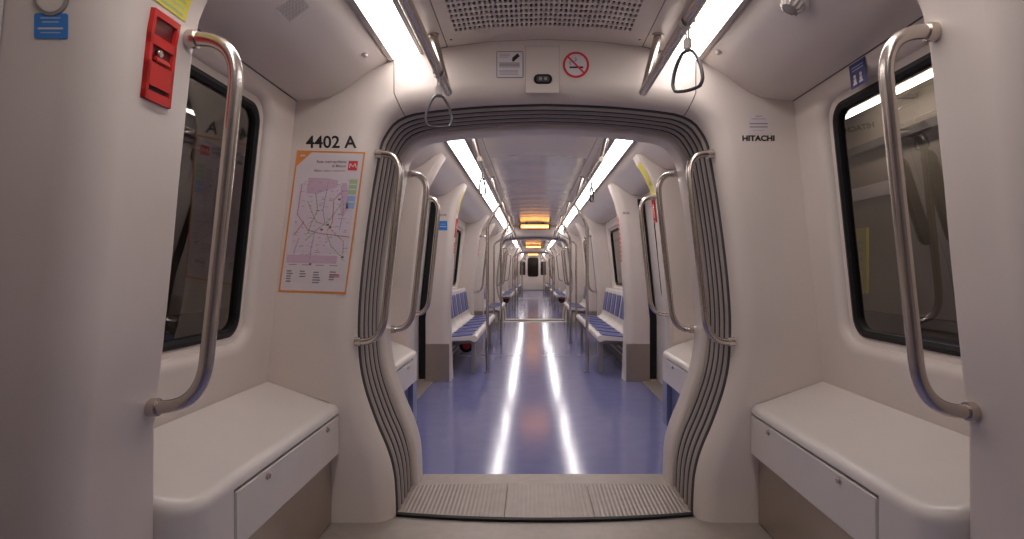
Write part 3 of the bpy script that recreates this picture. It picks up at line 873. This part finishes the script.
flat('notice', .945, 1.036, YW, 1.808, 1.896, 'paper', 'small pale notice above the dark lettering on the right end wall', 'notice',
     [(.36, .68, .90, .93, 'inkgrey'), (.14, .86, .75, .79, 'inkpale'), (.05, .97, .49, .54, 'inkgrey'), (.05, .97, .32, .37, 'inkgrey'), (.2, .8, .15, .17, 'inkpale')])
# framed camera notice
o = flat('camera_notice', -.225, -.100, YW, 2.066, 2.190, 'inkgrey', 'square camera notice left of the hatch above the gangway arch', 'notice',
     [(.03, .97, .03, .97, 'lilac')], r=.006)
q = MB()
def nq(u0, u1, v0, v1, m): q.face([(-.0625+.125*u, -.0030, -.062+.124*v) for u, v in ((u0, v0), (u1, v0), (u1, v1), (u0, v1))], m)
for v, a, b in ((.88, .10, .50), (.82, .10, .5), (.76, .1, .46)): nq(a, b, v, v+.025, 'inkpale')
for v in (.54, .49, .44, .39): nq(.10, .86, v, v+.03, 'inkgrey' if v > .4 else 'inkpale')
for v in (.27, .22, .17, .12): nq(.10, .80, v, v+.022, 'inkpale')
c = Vector((.028, -.0032, .034)); ax = Vector((.8, 0, .6)); nx = Vector((-.6, 0, .8))
q.face([c+ax*a*.017+nx*b*.009 for a, b in ((-1, -1), (1, -.8), (1, 1.1), (-1, .9))], 'ink')
q.face([c-ax*.018+ax*a*.006+nx*b*.006-nx*.004 for a, b in ((-1, -1), (1, -1), (1, 1), (-1, 1))], 'ink')
q.build('camera_symbol', o, label='small black camera symbol and printed lines')
# hatch with its lock
hx0, hx1, hz0, hz1 = -.0915, .0675, 1.995, 2.215
t = thing('header_hatch', ((hx0+hx1)/2, YW, (hz0+hz1)/2), 'narrow white hatch panel with a black oval lock above the gangway arch', 'hatch')
L = t.location; q = MB(); q.box(hx0-L.x, hx1-L.x, -.0015, .0, hz0-L.z, hz1-L.z, 'inkpale'); q.build('joint', t, label='thin grey joint line')
q = MB(); q.box(hx0+.002-L.x, hx1-.002-L.x, -.003, -.001, hz0+.002-L.z, hz1-.002-L.z, 'white', .0008, 1); pn = q.build('panel', t)
q = MB(); lp = rrect(-.043, .043, -.0225, .0225, .021, 6); q.loft([[(x, 0, z) for x, z in lp], [(x*.97, -.006, z*.95) for x, z in lp]], 'black', closed=True, caps=True, smooth=False)
lp2 = rrect(-.030, .030, -.0135, .0135, .008, 4); q.loft([[(x, -.006, z) for x, z in lp2], [(x, -.0075, z) for x, z in lp2]], 'dark', closed=True, caps=True, smooth=False)
for x in (-.012, .012): q.tube([(x, -.007, .0), (x, -.010, .0)], .008, 'grey', 10)
q.build('oval_lock', pn, loc=(-.009-L.x, -.003, 2.060-L.z), label='black oval lock plate')
# no smoking sign
t = thing('no_smoking_sign', (.144, YW, 2.127), 'round red and white no smoking sign above the gangway arch', 'sign')
def disc(q, r, y, m, n=40): q.face([(r*math.cos(2*PI*j/n), y, r*math.sin(2*PI*j/n)) for j in range(n)], m)
q = MB(); disc(q, .0615, -.0012, 'lilac'); q.build('disc', t)
q = MB(); n = 48
q.loft([[(r*math.cos(2*PI*j/n), -.0022, r*math.sin(2*PI*j/n)) for j in range(n)] for r in (.061, .0505)], 'signred', closed=True, smooth=False)
u = Vector((.7071, 0, -.7071)); v = Vector((.7071, 0, .7071)); q.face([u*a*.053+v*b*.0042+Vector((0, -.0026, 0)) for a, b in ((-1, -1), (1, -1), (1, 1), (-1, 1))], 'signred'); q.build('red_ring', t, label='red ring with diagonal bar')
q = MB(); q.box(-.030, .034, -.0020, -.0014, -.0155, -.0075, 'ink'); pts = [(-.026, -.0016, 0), (-.03, -.0016, .012), (-.018, -.0016, .018), (-.022, -.0016, .030)]
q.tube(pts, .0022, 'inkgrey', 6); q.tube([(p[0]+.020, p[1], p[2]+.004) for p in pts], .0022, 'inkgrey', 6); q.build('cigarette_symbol', t, label='black cigarette symbol')

# blue sticker and round lock on the face of the near left pillar
flat('sticker', -1.088, -1.019, 1.2198, 1.650, 1.702, 'blue', 'small blue sticker on the front of the near left door pillar', 'sticker',
     [(.2, .8, .78, .84, 'mblue'), (.25, .75, .62, .68, 'mblue'), (.12, .88, .36, .43, 'paper'), (.2, .8, .2, .25, 'mblue')], r=.004)
t = thing('round_lock', (-1.053, 1.2198, 1.733), 'grey round lock above the blue sticker on the near left pillar', 'lock')
q = MB(); n = 28
q.loft([[(r*math.cos(2*PI*j/n), y, r*math.sin(2*PI*j/n)) for j in range(n)] for r, y in ((.036, 0), (.036, -.004), (.030, -.006))], 'grey', caps=False); q.build('ring', t, sharp=40)
q = MB(); q.loft([[(r*math.cos(2*PI*j/n), y, r*math.sin(2*PI*j/n)) for j in range(n)] for r, y in ((.029, -.001), (.029, -.004), (.002, -.005))], 'white', caps=True); q.build('cover', t, sharp=40)
for k, y0 in enumerate(CARS):
    flat('sticker', -1.045, -.955, y0+2.8398, 1.60, 1.70, 'blue', 'small blue sticker on the left door pillar before the seats in %s' % CN[k], 'sticker', [(.12, .88, .36, .43, 'paper'), (.2, .8, .62, .68, 'mblue')], r=.004)
    flat('notice', -1.04, -.965, y0+2.84, 1.75, 1.775, 'inkpale', 'tiny grey text label above the blue sticker on the left pillar in %s' % CN[k], 'notice', [(.45, .55, 0, 1, 'white')])
    flat('notice', .90, .97, y0+2.84, 1.77, 1.795, 'inkpale', 'tiny grey text label high on the right door pillar in %s' % CN[k], 'notice', [(.45, .55, 0, 1, 'white')])

# blue seat symbol sticker above the right window
def wall_sticker():
    s = 1; ya, yb, za, zb = 2.15, 2.26, 1.862, 1.953; L = Vector((wall_x(1.905), 2.205, 1.905)); q = MB()
    def P(u, v, d): y = ya+(yb-ya)*u; z = za+(zb-za)*v; return tuple(Vector((wall_x(z)-d, y, z))-L)
    def rq(u0, u1, v0, v1, m, d): q.face([P(u0, v0, d), P(u1, v0, d), P(u1, v1, d), P(u0, v1, d)], m)
    rq(0, 1, 0, 1, 'navy', .002); rq(.15, .85, .80, .84, 'mblue', .0026); rq(.15, .85, .68, .72, 'mblue', .0026)
    for u in (.22, .58):
        q.face([P(u+.13+.08*math.cos(a), .45+.08*math.sin(a), .0026) for a in [2*PI*j/10 for j in range(10)]], 'lilac')
        rq(u+.05, u+.21, .20, .36, 'lilac', .0026); rq(u+.02, u+.26, .12, .20, 'lilac', .0026)
    o = q.build('sticker', loc=L); tag(o, 'dark blue sticker with white figures above the right window', 'sticker')
wall_sticker()

# --- the network map
def network_map():
    TL, TR, BR, BL_ = Vector((-1.150, 0, 1.730)), Vector((-.834, 0, 1.722)), Vector((-.924, 0, 1.063)), Vector((-1.238, 0, 1.072))
    ctr = (TL+TR+BR+BL_)/4
    t = thing('network_map', (ctr.x, YW, ctr.z), 'orange-edged network map poster with a red logo on the left end wall', 'map')
    def P(u, v, d=0.):                 # u right, v down
        p = (TL*(1-u)+TR*u)*(1-v)+(BL_*(1-u)+BR*u)*v-ctr; return (p.x, -d, p.z)
    def qd(q, u0, u1, v0, v1, m, d): q.face([P(u0, v0, d), P(u1, v0, d), P(u1, v1, d), P(u0, v1, d)], m)
    q = MB(); q.loft([[P(0, 0, 0), P(1, 0, 0), P(1, 1, 0), P(0, 1, 0)], [P(0, 0, .002), P(1, 0, .002), P(1, 1, .002), P(0, 1, .002)]], 'orange', closed=True, caps=True, smooth=False)
    q.build('orange_border', t)
    q = MB(); d = .0026
    q.face([P(.22, .012, d), P(.978, .012, d), P(.978, .985, d), P(.025, .985, d), P(.025, .11, d)], 'paper'); sh = q.build('sheet', t)
    q = MB(); d = .0031
    q.face([P(.22, .30, d), P(.22, .19, d), P(.50, .19, d), P(.66, .205, d), P(.66, .25, d), P(.40, .30, d)], 'mappink')
    qd(q, .06, .80, .735, .79, 'mappink', d); qd(q, .10, .94, .235, .72, 'mapfield', d-.0002); q.face([P(.72, .22, d), P(.80, .22, d), P(.86, .40, d), P(.80, .46, d), P(.74, .40, d)], 'mappink')
    qd(q, .83, .95, .195, .30, 'mgreen', d); qd(q, .83, .95, .31, .40, 'mblue', d); qd(q, .84, .94, .225, .232, 'paper', d+.0003); qd(q, .84, .94, .26, .267, 'paper', d+.0003); qd(q, .84, .94, .35, .356, 'paper', d+.0003)
    q.build('printed_areas', sh)
    q = MB(); d = .0037
    def line(pts, w, m):
        P2 = [Vector(P(u, v, d)) for u, v in pts]
        for a, b in zip(P2, P2[1:]):
            tv = (b-a).normalized(); nn = Vector((-tv.z, 0, tv.x))*w
            q.face([a-nn, a+nn, b+nn, b-nn], m)
    def dots(pts, step, m, r=.0016):
        for (a, b), (c, e) in zip(pts, pts[1:]):
            L_ = math.hypot((c-a)*.31, (e-b)*.66); n = max(1, int(L_/step))
            for j in range(n):
                u, v = a+(c-a)*j/n, b+(e-b)*j/n; x, y, z = P(u, v, d+.0004); q.face([(x-r, y, z-r), (x+r, y, z-r), (x+r, y, z+r), (x-r, y, z+r)], m)
    lines = [([(.14, .24), (.13, .45), (.32, .56), (.50, .58), (.95, .60)], 'mred'), ([(.75, .28), (.64, .34), (.66, .50), (.60, .56)], 'mred'),
             ([(.26, .36), (.42, .50), (.60, .52), (.72, .58), (.86, .63), (.88, .73)], 'myel'), ([(.32, .58), (.36, .50), (.42, .42), (.36, .30)], 'mgreen'),
             ([(.20, .62), (.16, .70), (.16, .74)], 'mlil'), ([(.42, .58), (.40, .68), (.40, .78)], 'mlil'), ([(.52, .22), (.50, .42), (.56, .52)], 'mlil'),
             ([(.60, .58), (.68, .66), (.84, .735)], 'myel'), ([(.24, .50), (.12, .60)], 'mred'), ([(.72, .25), (.80, .40), (.78, .55)], 'mlil'),
             ([(.30, .63), (.44, .56), (.62, .48), (.76, .36)], 'mgreen')]
    for pts, m in lines: line(pts, .0016, m); dots(pts, .016, 'inkgrey')
    rnd = random.Random(5)
    for _ in range(120):
        u = rnd.uniform(.10, .88); v = rnd.uniform(.20, .76); w = rnd.uniform(.02, .06); qd(q, u, u+w, v, v+.004, 'inkpale' if rnd.random() < .6 else 'mlil', d)
    for u, v in ((.58, .51), (.62, .525), (.70, .33), (.40, .79), (.86, .735), (.50, .545)): qd(q, u, u+.035, v, v+.014, 'inkgrey', d+.0003)
    for u0, u1, v0, n in ((.09, .18, .845, 5), (.28, .38, .845, 3), (.48, .60, .85, 5), (.72, .84, .845, 4)):
        for j in range(n): qd(q, u0, u0+(u1-u0)*rnd.uniform(.6, 1), v0+.018*j, v0+.018*j+.007, 'inkgrey', d)
    qd(q, .72, .87, .862, .885, 'mred', d-.0002)
    for j in range(4): qd(q, .10+.2*j, .22+.2*j, .80, .806, 'inkpale', d)
    q.build('printed_lines', sh)
    # red logo square and heading
    q = MB(); qd(q, .78, .915, .065, .132, 'logored', .0034)
    a, b, cx, cz = .012, .014, *[P(.8475, .0985)[i] for i in (0, 2)]
    w = .0046; Mpts = [(-.0155, -.010, -.0115, .011), (-.0115, .011, 0, -.006), (0, -.006, .0115, .011), (.0115, .011, .0155, -.010)]
    for x0, z0, x1, z1 in Mpts:
        q.face([(cx+x0-w/2, -.0040, cz+z0), (cx+x0+w/2, -.0040, cz+z0), (cx+x1+w/2, -.0040, cz+z1), (cx+x1-w/2, -.0040, cz+z1)], 'paper')
    q.build('red_logo', t, label='red square logo with a white M')
    q = MB()
    for txt, size, v, m in (('Rete metropolitana', .0175, .072, 'inkgrey'), ('di Milano', .0175, .102, 'inkgrey'), ('Milan metro network', .0165, .135, 'inkpale')):
        x, y, z = P(.745, v, .0036); q.mesh_in(text_mesh(txt, size, 'RIGHT', .0003), Matrix.Translation((x, y, z)) @ TXT, m)
    x, y, z = P(.10, .035, .0036); q.mesh_in(text_mesh('atm', .016, 'CENTER', .0004), Matrix.Translation((x, y, z)) @ TXT, 'paper')
    q.build('heading', t, label='small grey heading text')
network_map()

# --- fittings on the near ceiling
def slope_frame(s, x):
    z = ceil_z(x); a = (x-.01, ceil_z(x-.01)); b = (x+.01, ceil_z(x+.01)); u = Vector((s*(b[0]-a[0]), 0, b[1]-a[1])).normalized(); n = u.cross(Vector((0, 1, 0)))
    if n.z > 0: n = -n
    return Vector((s*x, 0, z)), u, n
def dome(s, x, y, label):
    c, u, n = slope_frame(s, x); c.y = y; v = Vector((0, 1, 0)); q = MB()
    q.loft([[(u*math.cos(2*PI*j/16)+v*math.sin(2*PI*j/16))*r+n*h for j in range(16)] for r, h in ((.016, -.001), (.016, .003), (.010, .006), (.008, .014), (.002, .017))], 'bench', caps=True)
    o = q.build('ceiling_button', loc=c, sharp=40); tag(o, label, 'button')
dome(-1, .785, 2.56, 'small white stud on the left sloping ceiling near its light strip')
dome(1, .755, 2.58, 'small white stud on the right sloping ceiling near its light strip')
def grille():
    c, u, n = slope_frame(-1, .865); c.y = 1.99; v = Vector((0, 1, 0)); t = thing('speaker_grille', c, 'perforated speaker grille in the left sloping ceiling', 'speaker grille')
    lp = [a*u+b*v for a, b in rrect(-.05, .05, -.055, .055, .02, 4)]
    q = MB(); q.loft([[p-n*.001 for p in lp], [p+n*.002 for p in lp]], 'ceil', closed=True, caps=True, smooth=False); q.build('plate', t)
    q = MB()
    for i in range(-7, 8):
        for j in range(-8, 9):
            a, b = i*.006+(.003 if j % 2 else 0), j*.006
            if abs(a) > .043 or abs(b) > .048: continue
            q.face([a*u+b*v+n*.0025+(u*math.cos(2*PI*k/6)+v*math.sin(2*PI*k/6))*.0019 for k in range(6)], 'dark')
    q.build('perforations', t, label='dark speaker holes')
grille()
def detector():
    c, u, n = slope_frame(1, .83); c.y = 1.99; v = Vector((0, 1, 0)); t = thing('smoke_detector', c, 'round ribbed smoke detector on the right sloping ceiling', 'smoke detector')
    def rr(r, h, m=28): return [(u*math.cos(2*PI*j/m)+v*math.sin(2*PI*j/m))*r+n*h for j in range(m)]
    q = MB(); q.loft([rr(.052, -.002), rr(.052, .010), rr(.047, .013), rr(.040, .014)], 'bench', caps=True); q.build('base', t, sharp=40)
    q = MB(); q.loft([rr(.030, .012), rr(.030, .034), rr(.026, .040), rr(.003, .042)], 'grey', caps=True); q.build('sensor_core', t, sharp=40)
    for k in range(12):
        a = 2*PI*k/12; d = u*math.cos(a)+v*math.sin(a); e = n.cross(d); q = MB()
        q.loft([[d*r+e*w+n*h for r, h in ((.030, .013), (.041, .013), (.037, .036), (.028, .040))] for w in (-.0035, .0035)], 'bench', closed=True, caps=True, smooth=False); q.build('rib', t)
detector()

# --- the station seen through the windows
def station():
    t = thing('station_sign', (3.48, 6.25, 2.0), 'white station name strip on the wall outside the right window', 'sign')
    q = MB(); q.box(-.02, .015, -.65, .65, -.07, .07, 'paper', .004); q.build('board', t)
    q = MB(); q.box(-.023, -.019, .35, .48, -.05, .05, 'logored'); q.build('red_square', t)
    q = MB(); q.box(-.03, .0, -.24, .24, -.45, .25, 'yellow', .004)
    for z in (-.3, -.2, -.1, 0., .08): q.box(-.033, -.029, -.16, .16, z, z+.03, 'mgreen')
    o = q.build('poster', loc=(3.49, 6.45, 1.38)); tag(o, 'yellow poster on the wall outside the right window', 'poster')
    for s in (1,):
        t = thing('platform_lamp', (s*3.1, 4.0, 2.72), 'long white platform lamp outside the right window', 'lamp')
        q = MB(); q.box(-.06, .06, -2.2, 2.2, .03, .1, 'grey', .01); q.box(*sorted((0, s*.4)), -1.5, -1.44, .05, .08, 'grey'); q.box(*sorted((0, s*.4)), 1.44, 1.5, .05, .08, 'grey'); q.build('housing', t)
        q = MB(); q.tube([(0, -2.15, 0), (0, 2.15, 0)], .018, 'tube', 10); q.build('tube', t)
station()

# ------------------------------------------------------------------ world, camera, view
w = bpy.data.worlds.new('dark station'); S.world = w; w.use_nodes = True
w.node_tree.nodes['Background'].inputs[0].default_value = (.010, .009, .008, 1)
cam = bpy.data.cameras.new('camera'); co = bpy.data.objects.new('camera', cam); C.objects.link(co)
co.location = (CAMX, 0, CAMZ); co.rotation_euler = (PI/2, 0, 0)
cam.sensor_width = 36; cam.lens = 36*F/1024; cam.shift_x = -20/1024; cam.shift_y = 1.5/1024; cam.clip_start = .02; cam.clip_end = 200
S.camera = co
S.view_settings.view_transform = 'Standard'; S.view_settings.look = 'None'; S.view_settings.gamma = 1; S.view_settings.exposure = .24; S.view_settings.use_curve_mapping = False
try:
    S.cycles.max_bounces = 8; S.cycles.diffuse_bounces = 5; S.cycles.glossy_bounces = 5; S.cycles.transparent_max_bounces = 12; S.cycles.sample_clamp_indirect = 6
except Exception: pass
